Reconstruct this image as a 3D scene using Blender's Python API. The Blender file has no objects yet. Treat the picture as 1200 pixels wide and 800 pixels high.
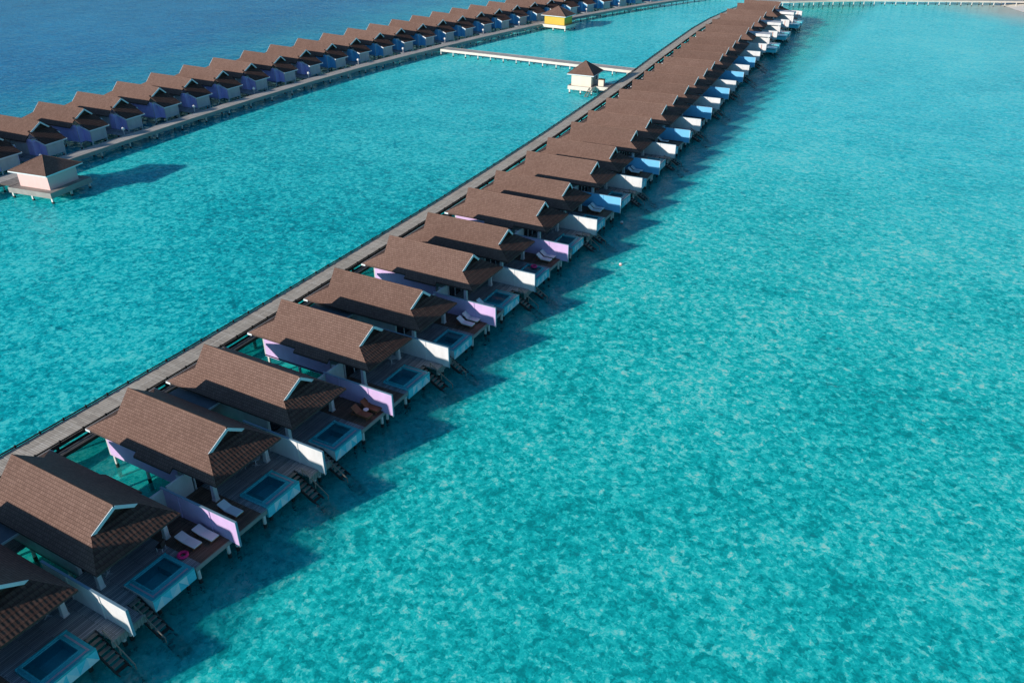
import bpy, math, random
from mathutils import Vector, Matrix
R = math.radians
random.seed(7)
scene = bpy.context.scene
COL = scene.collection
DECK = 1.6            # deck height above the water

# ------------------------------------------------------------------ mesh helper
class MB:
    """collects polygons and links them as one mesh object"""
    def __init__(self, my=1):
        self.v = []; self.f = []; self.m = []; self.my = my; self.sm = []
    def poly(self, pts, mat=0, smooth=False):
        b = len(self.v)
        self.v += [(p[0], p[1] * self.my, p[2]) for p in pts]
        idx = list(range(b, b + len(pts)))
        if self.my < 0: idx.reverse()
        self.f.append(idx); self.m.append(mat); self.sm.append(smooth)
    def box(self, x0, x1, y0, y1, z0, z1, mat=0, top=None):
        P = lambda i, j, k: ((x0, x1)[i], (y0, y1)[j], (z0, z1)[k])
        t = mat if top is None else top
        self.poly([P(0,0,0), P(0,1,0), P(1,1,0), P(1,0,0)], mat)
        self.poly([P(0,0,1), P(1,0,1), P(1,1,1), P(0,1,1)], t)
        self.poly([P(0,0,0), P(1,0,0), P(1,0,1), P(0,0,1)], mat)
        self.poly([P(0,1,0), P(0,1,1), P(1,1,1), P(1,1,0)], mat)
        self.poly([P(0,0,0), P(0,0,1), P(0,1,1), P(0,1,0)], mat)
        self.poly([P(1,0,0), P(1,1,0), P(1,1,1), P(1,0,1)], mat)
    def slab(self, pts, drop, mat=0, side=None, under=None):
        """upper polygon (counter-clockwise from above) extruded straight down"""
        side = mat if side is None else side
        low = [(p[0], p[1], p[2] - drop) for p in pts]
        self.poly(pts, mat); self.poly(list(reversed(low)), side if under is None else under)
        n = len(pts)
        for i in range(n):
            j = (i + 1) % n
            self.poly([pts[i], low[i], low[j], pts[j]], side)
    def beam(self, a, b, w, h, mat=0):
        """rectangular bar from a to b, w wide, h high"""
        a = Vector(a); b = Vector(b); d = (b - a).normalized()
        s = d.cross(Vector((0, 0, 1)))
        s = Vector((1, 0, 0)) if s.length < 1e-4 else s.normalized()
        u = s.cross(d)
        s = s * (w / 2); u = u * (h / 2)
        c = [[p - s - u, p + s - u, p + s + u, p - s + u] for p in (a, b)]
        A, B = c
        self.poly(list(reversed(B)) if False else [B[0], B[1], B[2], B[3]], mat)
        self.poly([A[3], A[2], A[1], A[0]], mat)
        for i in range(4):
            j = (i + 1) % 4
            self.poly([A[i], A[j], B[j], B[i]], mat)
    def tube(self, a, b, r0, r1=None, n=8, mat=0, smooth=True, caps=True):
        r1 = r0 if r1 is None else r1
        a = Vector(a); b = Vector(b); d = (b - a).normalized()
        s = d.orthogonal().normalized(); u = d.cross(s)
        ra = [a + (s * math.cos(t) + u * math.sin(t)) * r0 for t in [2 * math.pi * i / n for i in range(n)]]
        rb = [b + (s * math.cos(t) + u * math.sin(t)) * r1 for t in [2 * math.pi * i / n for i in range(n)]]
        for i in range(n):
            j = (i + 1) % n
            self.poly([ra[i], ra[j], rb[j], rb[i]], mat, smooth)
        if caps:
            self.poly(list(reversed(ra)), mat); self.poly(rb, mat)
    def path(self, pts, r, n=8, mat=0):
        for a, b in zip(pts[:-1], pts[1:]): self.tube(a, b, r, r, n, mat)
    def lathe(self, prof, n=24, c=(0, 0), mat=0):
        for (r0, z0), (r1, z1) in zip(prof[:-1], prof[1:]):
            for i in range(n):
                t0 = 2 * math.pi * i / n; t1 = 2 * math.pi * (i + 1) / n
                p = lambda r, t, z: (c[0] + r * math.cos(t), c[1] + r * math.sin(t), z)
                q = [p(r0, t0, z0), p(r0, t1, z0), p(r1, t1, z1), p(r1, t0, z1)]
                if r0 < 1e-6: q = [q[0], q[2], q[3]]
                elif r1 < 1e-6: q = q[:3]
                self.poly(q, mat, True)
    def build(self, name, mats, parent=None):
        me = bpy.data.meshes.new(name)
        me.from_pydata([tuple(p) for p in self.v], [], self.f)
        if not isinstance(mats, (list, tuple)): mats = [mats]
        for m in mats: me.materials.append(m)
        me.polygons.foreach_set('material_index', self.m)
        me.polygons.foreach_set('use_smooth', self.sm)
        uv = me.uv_layers.new(name='UVMap')
        Z = Vector((0, 0, 1))
        for p in me.polygons:
            n = p.normal
            if abs(n.z) > 0.995: u = Vector((1, 0, 0)); w = Vector((0, 1, 0))
            else:
                u = Z.cross(n).normalized(); w = n.cross(u)
            for li in p.loop_indices:
                co = me.vertices[me.loops[li].vertex_index].co
                uv.data[li].uv = (co.dot(u), co.dot(w))
        me.update()
        o = bpy.data.objects.new(name, me); COL.objects.link(o)
        if parent is not None: o.parent = parent
        return o

def tag(o, label=None, cat=None, group=None, kind=None):
    if label: o['label'] = label
    if cat: o['category'] = cat
    if group: o['group'] = group
    if kind: o['kind'] = kind
    return o
def empty(name, loc=(0, 0, 0), rz=0):
    o = bpy.data.objects.new(name, None); COL.objects.link(o)
    o.location = loc; o.rotation_euler = (0, 0, rz); o.empty_display_size = .5
    return o
KIDS = {}
def copy_tree(o, parent=None):
    c = o.copy(); COL.objects.link(c)
    if parent is not None: c.parent = parent
    for ch in list(o.children): copy_tree(ch, c)
    return c

# ------------------------------------------------------------------ materials
def newmat(name):
    m = bpy.data.materials.new(name); m.use_nodes = True
    nt = m.node_tree
    return m, nt, nt.nodes, nt.links, nt.nodes['Principled BSDF']
def nd(nodes, typ, **kw):
    n = nodes.new(typ)
    for k, v in kw.items():
        if k in n.inputs: n.inputs[k].default_value = v
        else: setattr(n, k, v)
    return n
def ramp(nodes, stops, interp='LINEAR'):
    r = nodes.new('ShaderNodeValToRGB'); cr = r.color_ramp; cr.interpolation = interp
    while len(cr.elements) > 1: cr.elements.remove(cr.elements[-1])
    cr.elements[0].position = stops[0][0]; cr.elements[0].color = stops[0][1] + (1,) if len(stops[0][1]) == 3 else stops[0][1]
    for p, c in stops[1:]:
        e = cr.elements.new(p); e.color = c + (1,) if len(c) == 3 else c
    return r
def mixc(nodes, links, fac, a, b, blend='MIX'):
    n = nodes.new('ShaderNodeMix'); n.data_type = 'RGBA'; n.blend_type = blend
    def put(sock, v):
        if isinstance(v, bpy.types.NodeSocket): links.new(v, sock)
        elif isinstance(v, (int, float)): sock.default_value = v
        else: sock.default_value = tuple(v) + ((1,) if len(v) == 3 else ())
    put(n.inputs[0], fac); put(n.inputs[6], a); put(n.inputs[7], b)
    return n.outputs[2]
def math_(nodes, links, op, a, b=None, c=None, clamp=False):
    n = nodes.new('ShaderNodeMath'); n.operation = op; n.use_clamp = clamp
    for i, v in enumerate((a, b, c)):
        if v is None: continue
        if isinstance(v, bpy.types.NodeSocket): links.new(v, n.inputs[i])
        else: n.inputs[i].default_value = v
    return n.outputs[0]
def smooth(nodes, links, v, a, b):
    n = nodes.new('ShaderNodeMapRange'); n.interpolation_type = 'SMOOTHSTEP'
    links.new(v, n.inputs[0]); n.inputs[1].default_value = a; n.inputs[2].default_value = b
    return n.outputs[0]

def paint(name, col, rough=.55, stain=.18, scale=.9):
    m, nt, N, L, P = newmat(name)
    geo = N.new('ShaderNodeNewGeometry')
    mp = nd(N, 'ShaderNodeMapping'); mp.inputs['Scale'].default_value = (1, 1, .35)
    L.new(geo.outputs['Position'], mp.inputs[0])
    n1 = nd(N, 'ShaderNodeTexNoise', Scale=scale, Detail=6.0, Roughness=.65); L.new(mp.outputs[0], n1.inputs['Vector'])
    f = ramp(N, [(.3, (0, 0, 0)), (.75, (1, 1, 1))]); L.new(n1.outputs['Fac'], f.inputs[0])
    dark = tuple(c * (1 - stain) for c in col)
    c = mixc(N, L, f.outputs[0], dark, col); L.new(c, P.inputs['Base Color'])
    P.inputs['Roughness'].default_value = rough; P.inputs['Specular IOR Level'].default_value = .3
    n2 = nd(N, 'ShaderNodeTexNoise', Scale=14.0, Detail=3.0); L.new(geo.outputs['Position'], n2.inputs['Vector'])
    b = nd(N, 'ShaderNodeBump', Strength=.15, Distance=.01); L.new(n2.outputs['Fac'], b.inputs['Height']); L.new(b.outputs[0], P.inputs['Normal'])
    return m

def wood(name, cols, width=.14, length=3.2, axis='Y', gap=.012, rough=.75, gapcol=(.012, .011, .010)):
    """boards of the given width, running along axis, each board its own tone"""
    m, nt, N, L, P = newmat(name)
    tc = N.new('ShaderNodeTexCoord')
    mp = N.new('ShaderNodeMapping')
    if axis == 'Y': mp.inputs['Rotation'].default_value = (0, 0, R(90))
    L.new(tc.outputs['Object'], mp.inputs[0])
    br = nd(N, 'ShaderNodeTexBrick'); br.offset = .37; br.offset_frequency = 2
    br.inputs['Scale'].default_value = 1; br.inputs['Brick Width'].default_value = length; br.inputs['Row Height'].default_value = width
    br.inputs['Mortar Size'].default_value = gap; br.inputs['Mortar Smooth'].default_value = .1; br.inputs['Bias'].default_value = 0
    br.inputs['Color1'].default_value = (0, 0, 0, 1); br.inputs['Color2'].default_value = (1, 1, 1, 1); br.inputs['Mortar'].default_value = (.5, .5, .5, 1)
    L.new(mp.outputs[0], br.inputs['Vector'])
    geo = N.new('ShaderNodeNewGeometry')
    big = nd(N, 'ShaderNodeTexNoise', Scale=.55, Detail=5.0, Roughness=.6); L.new(geo.outputs['Position'], big.inputs['Vector'])
    st = N.new('ShaderNodeMapping'); st.inputs['Scale'].default_value = (1.2, 14, 1); L.new(mp.outputs[0], st.inputs[0])
    grain = nd(N, 'ShaderNodeTexNoise', Scale=1.6, Detail=5.0, Roughness=.7); L.new(st.outputs[0], grain.inputs['Vector'])
    t = math_(N, L, 'MULTIPLY', br.outputs['Color'], .55)
    t = math_(N, L, 'MULTIPLY_ADD', grain.outputs['Fac'], .5, t)
    t = math_(N, L, 'MULTIPLY_ADD', big.outputs['Fac'], .7, t)
    t = math_(N, L, 'SUBTRACT', t, .42)
    rp = ramp(N, [(0, cols[0]), (.5, cols[1]), (1, cols[2])]); L.new(t, rp.inputs[0])
    c = mixc(N, L, br.outputs['Fac'], rp.outputs[0], gapcol); L.new(c, P.inputs['Base Color'])
    P.inputs['Roughness'].default_value = rough; P.inputs['Specular IOR Level'].default_value = .25
    inv = math_(N, L, 'SUBTRACT', 1.0, br.outputs['Fac'])
    b = nd(N, 'ShaderNodeBump', Strength=.6, Distance=.02); L.new(inv, b.inputs['Height']); L.new(b.outputs[0], P.inputs['Normal'])
    return m

def shingles(name, cols, row=.30, bw=.26, tile=.02, strength=.6, across=.15, rough_=.45, lip=False):
    m, nt, N, L, P = newmat(name)
    uv = N.new('ShaderNodeUVMap'); uv.uv_map = 'UVMap'
    geo = N.new('ShaderNodeNewGeometry'); oi = N.new('ShaderNodeObjectInfo')
    wob = nd(N, 'ShaderNodeTexNoise', Scale=1.3, Detail=2.0); L.new(uv.outputs[0], wob.inputs['Vector'])
    wv = N.new('ShaderNodeVectorMath'); wv.operation = 'MULTIPLY_ADD'
    L.new(wob.outputs['Color'], wv.inputs[0]); wv.inputs[1].default_value = (.05, .05, 0); L.new(uv.outputs[0], wv.inputs[2])
    br = nd(N, 'ShaderNodeTexBrick'); br.offset = .5
    br.inputs['Scale'].default_value = 1; br.inputs['Brick Width'].default_value = bw; br.inputs['Row Height'].default_value = row
    br.inputs['Mortar Size'].default_value = .018; br.inputs['Mortar Smooth'].default_value = .3
    br.inputs['Color1'].default_value = (0, 0, 0, 1); br.inputs['Color2'].default_value = (1, 1, 1, 1); br.inputs['Mortar'].default_value = (.3, .3, .3, 1)
    L.new(wv.outputs[0], br.inputs['Vector'])
    big = nd(N, 'ShaderNodeTexNoise', Scale=.35, Detail=6.0, Roughness=.65); L.new(geo.outputs['Position'], big.inputs['Vector'])
    fine = nd(N, 'ShaderNodeTexNoise', Scale=5.0, Detail=4.0, Roughness=.7); L.new(geo.outputs['Position'], fine.inputs['Vector'])
    t = math_(N, L, 'MULTIPLY', br.outputs['Color'], .42)
    t = math_(N, L, 'MULTIPLY_ADD', fine.outputs['Fac'], .45, t)
    t = math_(N, L, 'MULTIPLY_ADD', big.outputs['Fac'], .75, t)
    t = math_(N, L, 'MULTIPLY_ADD', oi.outputs['Random'], .30, t)
    t = math_(N, L, 'SUBTRACT', t, .45)
    rp = ramp(N, [(0, cols[0]), (.5, cols[1]), (1, cols[2])]); L.new(t, rp.inputs[0])
    c = mixc(N, L, br.outputs['Fac'], rp.outputs[0], tuple(x * .72 for x in cols[0]))
    L.new(c, P.inputs['Base Color'])
    P.inputs['Roughness'].default_value = .85; P.inputs['Specular IOR Level'].default_value = .2
    # overlapping courses: each row rises towards its lower edge
    sep = N.new('ShaderNodeSeparateXYZ'); L.new(wv.outputs[0], sep.inputs[0])
    fr = math_(N, L, 'FRACT', math_(N, L, 'DIVIDE', sep.outputs[1], row))
    h = math_(N, L, 'SUBTRACT', 1.0, fr) if not lip else math_(N, L, 'MAXIMUM', math_(N, L, 'SUBTRACT', 1.0, math_(N, L, 'DIVIDE', fr, .40)), 0.0)
    # rounded tile across
    sx = math_(N, L, 'SINE', math_(N, L, 'MULTIPLY', sep.outputs[0], 2 * math.pi / bw))
    h = math_(N, L, 'MULTIPLY_ADD', sx, across, h)
    h = math_(N, L, 'MULTIPLY_ADD', fine.outputs['Fac'], rough_, h)
    b = nd(N, 'ShaderNodeBump', Strength=strength, Distance=tile); L.new(h, b.inputs['Height']); L.new(b.outputs[0], P.inputs['Normal'])
    return m

def plain(name, col, rough=.5, var=.15, scale=3.0, spec=.4, metal=0):
    m, nt, N, L, P = newmat(name)
    geo = N.new('ShaderNodeNewGeometry')
    n1 = nd(N, 'ShaderNodeTexNoise', Scale=scale, Detail=5.0, Roughness=.6); L.new(geo.outputs['Position'], n1.inputs['Vector'])
    c = mixc(N, L, n1.outputs['Fac'], tuple(x * (1 - var) for x in col), tuple(min(1, x * (1 + var)) for x in col))
    L.new(c, P.inputs['Base Color']); P.inputs['Roughness'].default_value = rough
    P.inputs['Specular IOR Level'].default_value = spec; P.inputs['Metallic'].default_value = metal
    return m

def mosaic(name, cols, size=.16):
    """small glazed tiles, each its own tone"""
    m, nt, N, L, P = newmat(name)
    uv = N.new('ShaderNodeUVMap'); uv.uv_map = 'UVMap'
    br = nd(N, 'ShaderNodeTexBrick'); br.offset = 0
    br.inputs['Scale'].default_value = 1; br.inputs['Brick Width'].default_value = size; br.inputs['Row Height'].default_value = size
    br.inputs['Mortar Size'].default_value = .006
    br.inputs['Color1'].default_value = (0, 0, 0, 1); br.inputs['Color2'].default_value = (1, 1, 1, 1); br.inputs['Mortar'].default_value = (.4, .4, .4, 1)
    L.new(uv.outputs[0], br.inputs['Vector'])
    big = nd(N, 'ShaderNodeTexNoise', Scale=1.3, Detail=3.0); L.new(uv.outputs[0], big.inputs['Vector'])
    t = math_(N, L, 'MULTIPLY_ADD', br.outputs['Color'], .6, math_(N, L, 'MULTIPLY', big.outputs['Fac'], .4))
    rp = ramp(N, [(0, cols[0]), (1, cols[1])]); L.new(t, rp.inputs[0]); L.new(rp.outputs[0], P.inputs['Base Color'])
    P.inputs['Roughness'].default_value = .25; P.inputs['Specular IOR Level'].default_value = .4
    return m

M = {}
M['roof'] = shingles('roof_shingles', [(.148, .088, .068), (.206, .126, .099), (.268, .170, .136)], row=.24, bw=.22)
M['roof_shaded'] = shingles('roof_tiles_shaded', [(.075, .040, .032), (.115, .064, .049), (.165, .096, .073)], row=.42, bw=.30, tile=.07, strength=1.0, across=.12, rough_=.12, lip=True)  # same roofing, colour darkened for the shade on end slopes and lean-to
M['roof_edge'] = plain('roof_edge', (.07, .045, .038), .8)
M['soffit'] = plain('soffit', (.10, .075, .06), .8)
M['white'] = paint('white_paint', (.76, .76, .76), stain=.24)
M['grey_white'] = paint('weathered_white_paint', (.62, .63, .63), stain=.25)
M['barge'] = paint('barge_paint', (.74, .80, .82), stain=.15)
M['lilac'] = paint('lilac_paint', (.66, .47, .76), stain=.2)
M['blue'] = paint('blue_paint', (.16, .52, .84), stain=.14)
M['purple_dark'] = paint('violet_paint', (.62, .55, .95), stain=.2)
M['cap'] = plain('wall_cap', (.20, .34, .42), .5)
M['canopy'] = plain('canopy_sheet', (.16, .19, .22), .6, .3, 1.2)
M['deck'] = wood('grey_deck', [(.17, .18, .19), (.33, .345, .36), (.55, .56, .57)], gapcol=(.06, .06, .06))
M['sundeck'] = wood('brown_deck', [(.13, .080, .055), (.21, .130, .092), (.31, .205, .15)], width=.12)
M['jetty'] = wood('jetty_deck', [(.30, .28, .25), (.45, .42, .38), (.62, .57, .51)], width=.16, length=2.6, axis='X', gap=.01, gapcol=(.06, .055, .05))
M['jetty_pale'] = wood('pale_jetty_deck', [(.24, .22, .20), (.36, .33, .30), (.50, .46, .42)], width=.3, length=2.6, axis='X', gap=.012, gapcol=(.10, .09, .08))
M['fascia'] = plain('weathered_fascia', (.30, .29, .27), .8, .3, 1.2)
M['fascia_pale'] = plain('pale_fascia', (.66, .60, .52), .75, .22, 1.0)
M['dark_timber'] = plain('dark_timber', (.030, .027, .026), .8, .3)
M['timber'] = plain('stair_timber', (.25, .23, .195), .8, .35, 2.0)
M['rail_timber'] = plain('rail_timber', (.24, .215, .18), .8, .3, 2.0)
M['pile_wet'] = plain('wet_pile', (.030, .030, .028), .5, .4)
M['pile'] = plain('pile', (.68, .66, .62), .7, .25)
M['teal_tile'] = mosaic('teal_mosaic', [(.035, .40, .45), (.07, .56, .60)])
M['tri_white'] = mosaic('white_mosaic', [(.74, .80, .82), (.88, .90, .90)])
M['tri_cyan'] = mosaic('cyan_mosaic', [(.10, .60, .72), (.18, .76, .84)])
M['tri_pale'] = mosaic('pale_blue_mosaic', [(.42, .70, .80), (.58, .82, .88)])
M['pool_deep'] = mosaic('pool_floor_mosaic', [(.10, .62, .70), (.16, .76, .82)])
M['pebble'] = plain('pebbles', (.42, .40, .46), .8, .5, 18.0)
M['glass'] = plain('dark_glass', (.012, .018, .022), .06, .1, 1.0, .6)
M['curtain'] = plain('curtain_panel', (.36, .37, .34), .8, .15, 1.5)
M['cushion'] = plain('white_cushion', (.80, .80, .82), .85, .06)
M['brown_wood'] = plain('lounger_wood', (.22, .085, .038), .6, .3)
M['pink'] = plain('pink_vinyl', (.90, .025, .19), .3, .08)
M['yellow'] = paint('yellow_paint', (.66, .45, .06), stain=.12)
M['pinkwall'] = paint('pale_pink_paint', (.80, .55, .52), stain=.12)
M['creamwall'] = paint('cream_paint', (.80, .70, .57), stain=.15)
M['buoy'] = plain('buoy_plastic', (.80, .74, .72), .4, .1)
M['buoy_red'] = plain('red_plastic', (.65, .08, .04), .4, .1)
M['lamp'] = plain('lamp_globe', (.86, .84, .80), .35, .05)
M['chair'] = plain('dark_rattan', (.05, .045, .04), .7, .3)
M['tabletop'] = plain('table_top', (.50, .54, .56), .4, .1)
M['red_panel'] = plain('red_board', (.42, .14, .10), .5, .15)
M['yellow_cloth'] = plain('yellow_cloth', (.62, .48, .06), .9, .15)

# pool water: clear, tinted, mirror-like
m, nt, N, L, P = newmat('pool_water')
N.remove(P); out = N['Material Output']
tr = nd(N, 'ShaderNodeBsdfTransparent'); tr.inputs[0].default_value = (.82, .97, .98, 1)
gl = nd(N, 'ShaderNodeBsdfGlossy'); gl.inputs['Roughness'].default_value = .02
fr = nd(N, 'ShaderNodeFresnel', IOR=1.33); mx = N.new('ShaderNodeMixShader')
geo = N.new('ShaderNodeNewGeometry')
nz = nd(N, 'ShaderNodeTexNoise', Scale=2.2, Detail=2.0); L.new(geo.outputs['Position'], nz.inputs['Vector'])
bp = nd(N, 'ShaderNodeBump', Strength=.3, Distance=.03); L.new(nz.outputs['Fac'], bp.inputs['Height'])
L.new(bp.outputs[0], gl.inputs['Normal']); L.new(bp.outputs[0], fr.inputs['Normal'])
L.new(fr.outputs[0], mx.inputs[0]); L.new(tr.outputs[0], mx.inputs[1]); L.new(gl.outputs[0], mx.inputs[2]); L.new(mx.outputs[0], out.inputs[0])
M['pool_water'] = m

# ------------------------------------------------------------------ light, sky, camera
SUN_EL = 15.8; SUN_AZ = 202.5          # azimuth of the sun, clockwise from +Y
w = bpy.data.worlds.new('World'); scene.world = w; w.use_nodes = True
nt = w.node_tree; bg = nt.nodes['Background']
sky = nt.nodes.new('ShaderNodeTexSky'); sky.sky_type = 'NISHITA'; sky.sun_disc = False
sky.sun_elevation = R(SUN_EL); sky.sun_rotation = R(SUN_AZ); sky.altitude = 0; sky.air_density = 1.0; sky.dust_density = .2; sky.ozone_density = 3.0
tint = mixc(nt.nodes, nt.links, 1.0, sky.outputs[0], (.76, 1.0, 1.10), 'MULTIPLY'); # hazier, brighter band of sky towards the horizon
_g = nt.nodes.new('ShaderNodeTexCoord'); _s = nt.nodes.new('ShaderNodeSeparateXYZ'); nt.links.new(_g.outputs['Generated'], _s.inputs[0])
_z = math_(nt.nodes, nt.links, 'MAXIMUM', _s.outputs[2], 0.0)
_h = math_(nt.nodes, nt.links, 'EXPONENT', math_(nt.nodes, nt.links, 'MULTIPLY', _z, -5.5))
_b = nt.nodes.new('ShaderNodeMix'); _b.data_type = 'RGBA'; nt.links.new(_h, _b.inputs[0]); _b.inputs[6].default_value = (1, 1, 1, 1); _b.inputs[7].default_value = (1.3, 1.9, 2.35, 1)
_c = nt.nodes.new('ShaderNodeMix'); _c.data_type = 'RGBA'; _c.blend_type = 'MULTIPLY'; _c.inputs[0].default_value = 1.0
nt.links.new(tint, _c.inputs[6]); nt.links.new(_b.outputs[2], _c.inputs[7])
nt.links.new(_c.outputs[2], bg.inputs[0]); bg.inputs[1].default_value = .082
sl = bpy.data.lights.new('sun', 'SUN'); sl.energy = 5.0; sl.angle = R(.9); sl.color = (1.0, .91, .82)
so = bpy.data.objects.new('sun', sl); COL.objects.link(so)
a = R(SUN_AZ); e = R(SUN_EL)
to_sun = Vector((math.sin(a) * math.cos(e), math.cos(a) * math.cos(e), math.sin(e)))
so.rotation_euler = (-to_sun).to_track_quat('-Z', 'Y').to_euler(); so.location = to_sun * 300
cam = bpy.data.cameras.new('camera'); co = bpy.data.objects.new('camera', cam); COL.objects.link(co)
cam.sensor_width = 36; cam.sensor_fit = 'HORIZONTAL'; cam.lens = 970.26 / 1200 * 36; cam.clip_end = 6000; cam.clip_start = .5
pitch, yaw = .5276, -.4934
fwd = Vector((math.sin(yaw) * math.cos(pitch), math.cos(yaw) * math.cos(pitch), -math.sin(pitch)))
co.location = (36.81, -19.97, 41.51 + DECK); co.rotation_euler = fwd.to_track_quat('-Z', 'Y').to_euler()
scene.camera = co
scene.view_settings.view_transform = 'Standard'; scene.view_settings.look = 'None'; scene.view_settings.exposure = 0
scene.render.engine = 'CYCLES'
scene.cycles.max_bounces = 6; scene.cycles.transparent_max_bounces = 8; scene.cycles.caustics_reflective = False; scene.cycles.caustics_refractive = False

# ------------------------------------------------------------------ water and sea bed
def water_material(name, bed='top'):
    m, nt, N, L, P = newmat(name); N.remove(P); out = N['Material Output']
    geo = N.new('ShaderNodeNewGeometry'); sep = N.new('ShaderNodeSeparateXYZ'); L.new(geo.outputs['Position'], sep.inputs[0])
    X, Y = sep.outputs[0], sep.outputs[1]
    def noise(scale, detail=3.0, rough=.55, dist=0.0, stretch=(1, 1, 1), rot=0):
        mp = N.new('ShaderNodeMapping'); mp.inputs['Scale'].default_value = stretch; mp.inputs['Rotation'].default_value = (0, 0, R(rot))
        L.new(geo.outputs['Position'], mp.inputs[0])
        n = nd(N, 'ShaderNodeTexNoise', Scale=scale, Detail=detail, Roughness=rough, Distortion=dist); L.new(mp.outputs[0], n.inputs['Vector'])
        return n.outputs['Fac']
    huge = noise(.012, 3.0); mid = noise(.07, 4.0, .6); patch = noise(.35, 4.0, .6, .6)
    cell = noise(1.3, 2.0, .5, .35); fine = noise(3.0, 2.0, .5, .3)
    mpv = N.new('ShaderNodeVectorMath'); mpv.operation = 'MULTIPLY_ADD'
    nv = nd(N, 'ShaderNodeTexNoise', Scale=.9, Detail=5.0, Roughness=.65); L.new(geo.outputs['Position'], nv.inputs['Vector'])
    L.new(nv.outputs['Color'], mpv.inputs[0]); mpv.inputs[1].default_value = (1.3, 1.3, 0); L.new(geo.outputs['Position'], mpv.inputs[2])
    v1 = nd(N, 'ShaderNodeTexVoronoi', Scale=1.9); v2 = nd(N, 'ShaderNodeTexVoronoi', Scale=4.2)
    L.new(mpv.outputs[0], v1.inputs['Vector']); L.new(mpv.outputs[0], v2.inputs['Vector'])
    s1 = N.new('ShaderNodeSeparateColor'); s2 = N.new('ShaderNodeSeparateColor'); L.new(v1.outputs['Color'], s1.inputs[0]); L.new(v2.outputs['Color'], s2.inputs[0])
    blot = math_(N, L, 'MULTIPLY_ADD', s1.outputs[0], .46, math_(N, L, 'MULTIPLY', s2.outputs[0], .48))
    # --- body colour, with caustic light from the ripples painted in as fine blotches
    t = math_(N, L, 'MULTIPLY', math_(N, L, 'SUBTRACT', cell, .5), 1.0)
    t = math_(N, L, 'MULTIPLY_ADD', math_(N, L, 'SUBTRACT', fine, .5), .5, t)
    t = math_(N, L, 'MULTIPLY_ADD', math_(N, L, 'SUBTRACT', blot, .47), .88, t)
    t = math_(N, L, 'MULTIPLY_ADD', math_(N, L, 'SUBTRACT', patch, .5), .5, t)
    t = math_(N, L, 'MULTIPLY_ADD', math_(N, L, 'SUBTRACT', mid, .5), .65, t)
    t = math_(N, L, 'MULTIPLY_ADD', math_(N, L, 'SUBTRACT', huge, .5), 1.0, t)
    t = math_(N, L, 'MULTIPLY_ADD', math_(N, L, 'SUBTRACT', noise(7.0, 2.0, .5), .5), .55, t)
    t = math_(N, L, 'ADD', t, .48)
    coral = smooth(N, L, noise(.21, 4.0, .65, .8), .585, .68)
    t = math_(N, L, 'MULTIPLY_ADD', coral, -.26, t)
    near = ramp(N, [(0, (.004, .35, .37)), (.34, (.007, .60, .61)), (.56, (.026, .80, .78)), (.80, (.19, .95, .89)), (1.0, (.48, .96, .86))]); L.new(t, near.inputs[0])
    lag = ramp(N, [(0, (.002, .26, .32)), (.36, (.003, .48, .55)), (.60, (.010, .71, .76)), (.95, (.13, .94, .93))]); L.new(t, lag.inputs[0])
    far = ramp(N, [(.1, (.015, .54, .66)), (.45, (.045, .85, .94)), (.9, (.24, .98, .99))]); L.new(t, far.inputs[0])
    deep = ramp(N, [(.1, (.010, .15, .36)), (.5, (.018, .24, .52)), (.95, (.04, .38, .68))]); L.new(t, deep.inputs[0])
    shelf = ramp(N, [(.1, (.010, .26, .42)), (.5, (.02, .40, .56)), (.95, (.05, .56, .70))]); L.new(t, shelf.inputs[0])
    green = ramp(N, [(0, (.005, .46, .44)), (.5, (.025, .76, .72)), (1, (.16, .90, .80))]); L.new(t, green.inputs[0])
    wob = math_(N, L, 'MULTIPLY_ADD', mid, 26.0, -13.0)
    XW = math_(N, L, 'ADD', X, wob); YW = math_(N, L, 'ADD', Y, wob)
    c = mixc(N, L, smooth(N, L, XW, -14.0, -30.0), near.outputs[0], lag.outputs[0])
    c = mixc(N, L, smooth(N, L, YW, 50.0, 170.0), c, far.outputs[0])
    c = mixc(N, L, smooth(N, L, XW, -88.0, -104.0), c, shelf.outputs[0])
    c = mixc(N, L, smooth(N, L, XW, -108.0, -165.0), c, deep.outputs[0])
    c = mixc(N, L, math_(N, L, 'MULTIPLY', smooth(N, L, X, 4.0, -6.0), smooth(N, L, X, -25.0, -19.0)), c, green.outputs[0])  # greener, lighter shade tone painted in where the villas shadow the water
    # pale shallows by the beach
    dx = math_(N, L, 'SUBTRACT', X, 74.0); dy = math_(N, L, 'SUBTRACT', Y, 336.0)
    d = math_(N, L, 'SQRT', math_(N, L, 'ADD', math_(N, L, 'MULTIPLY', dx, dx), math_(N, L, 'MULTIPLY', dy, dy)))
    d = math_(N, L, 'MULTIPLY_ADD', mid, 10.0, d)
    c = mixc(N, L, smooth(N, L, d, 72.0, 40.0), c, (.62, .66, .58))
    if bed == 'bed':
        df = nd(N, 'ShaderNodeBsdfDiffuse'); L.new(c, df.inputs[0]); L.new(df.outputs[0], out.inputs[0])
        sv = N.new('ShaderNodeCombineXYZ'); nn = Vector((to_sun.x * .45, to_sun.y * .45, 1)).normalized()
        for q in range(3): sv.inputs[q].default_value = nn[q]
        L.new(sv.outputs[0], df.inputs['Normal']); return m
    # --- ripples
    w1 = noise(.55, 2.0, .5, .2, (1, 1.25, 1), 20); w2 = noise(1.5, 3.0, .55, .2, (1, 1.35, 1), 20); w3 = noise(.15, 2.0, .5)
    h = math_(N, L, 'MULTIPLY_ADD', w2, .5, w1); h = math_(N, L, 'MULTIPLY_ADD', w3, 1.2, h)
    bd = nd(N, 'ShaderNodeBump', Strength=1.0, Distance=.22); L.new(h, bd.inputs['Height'])
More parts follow.
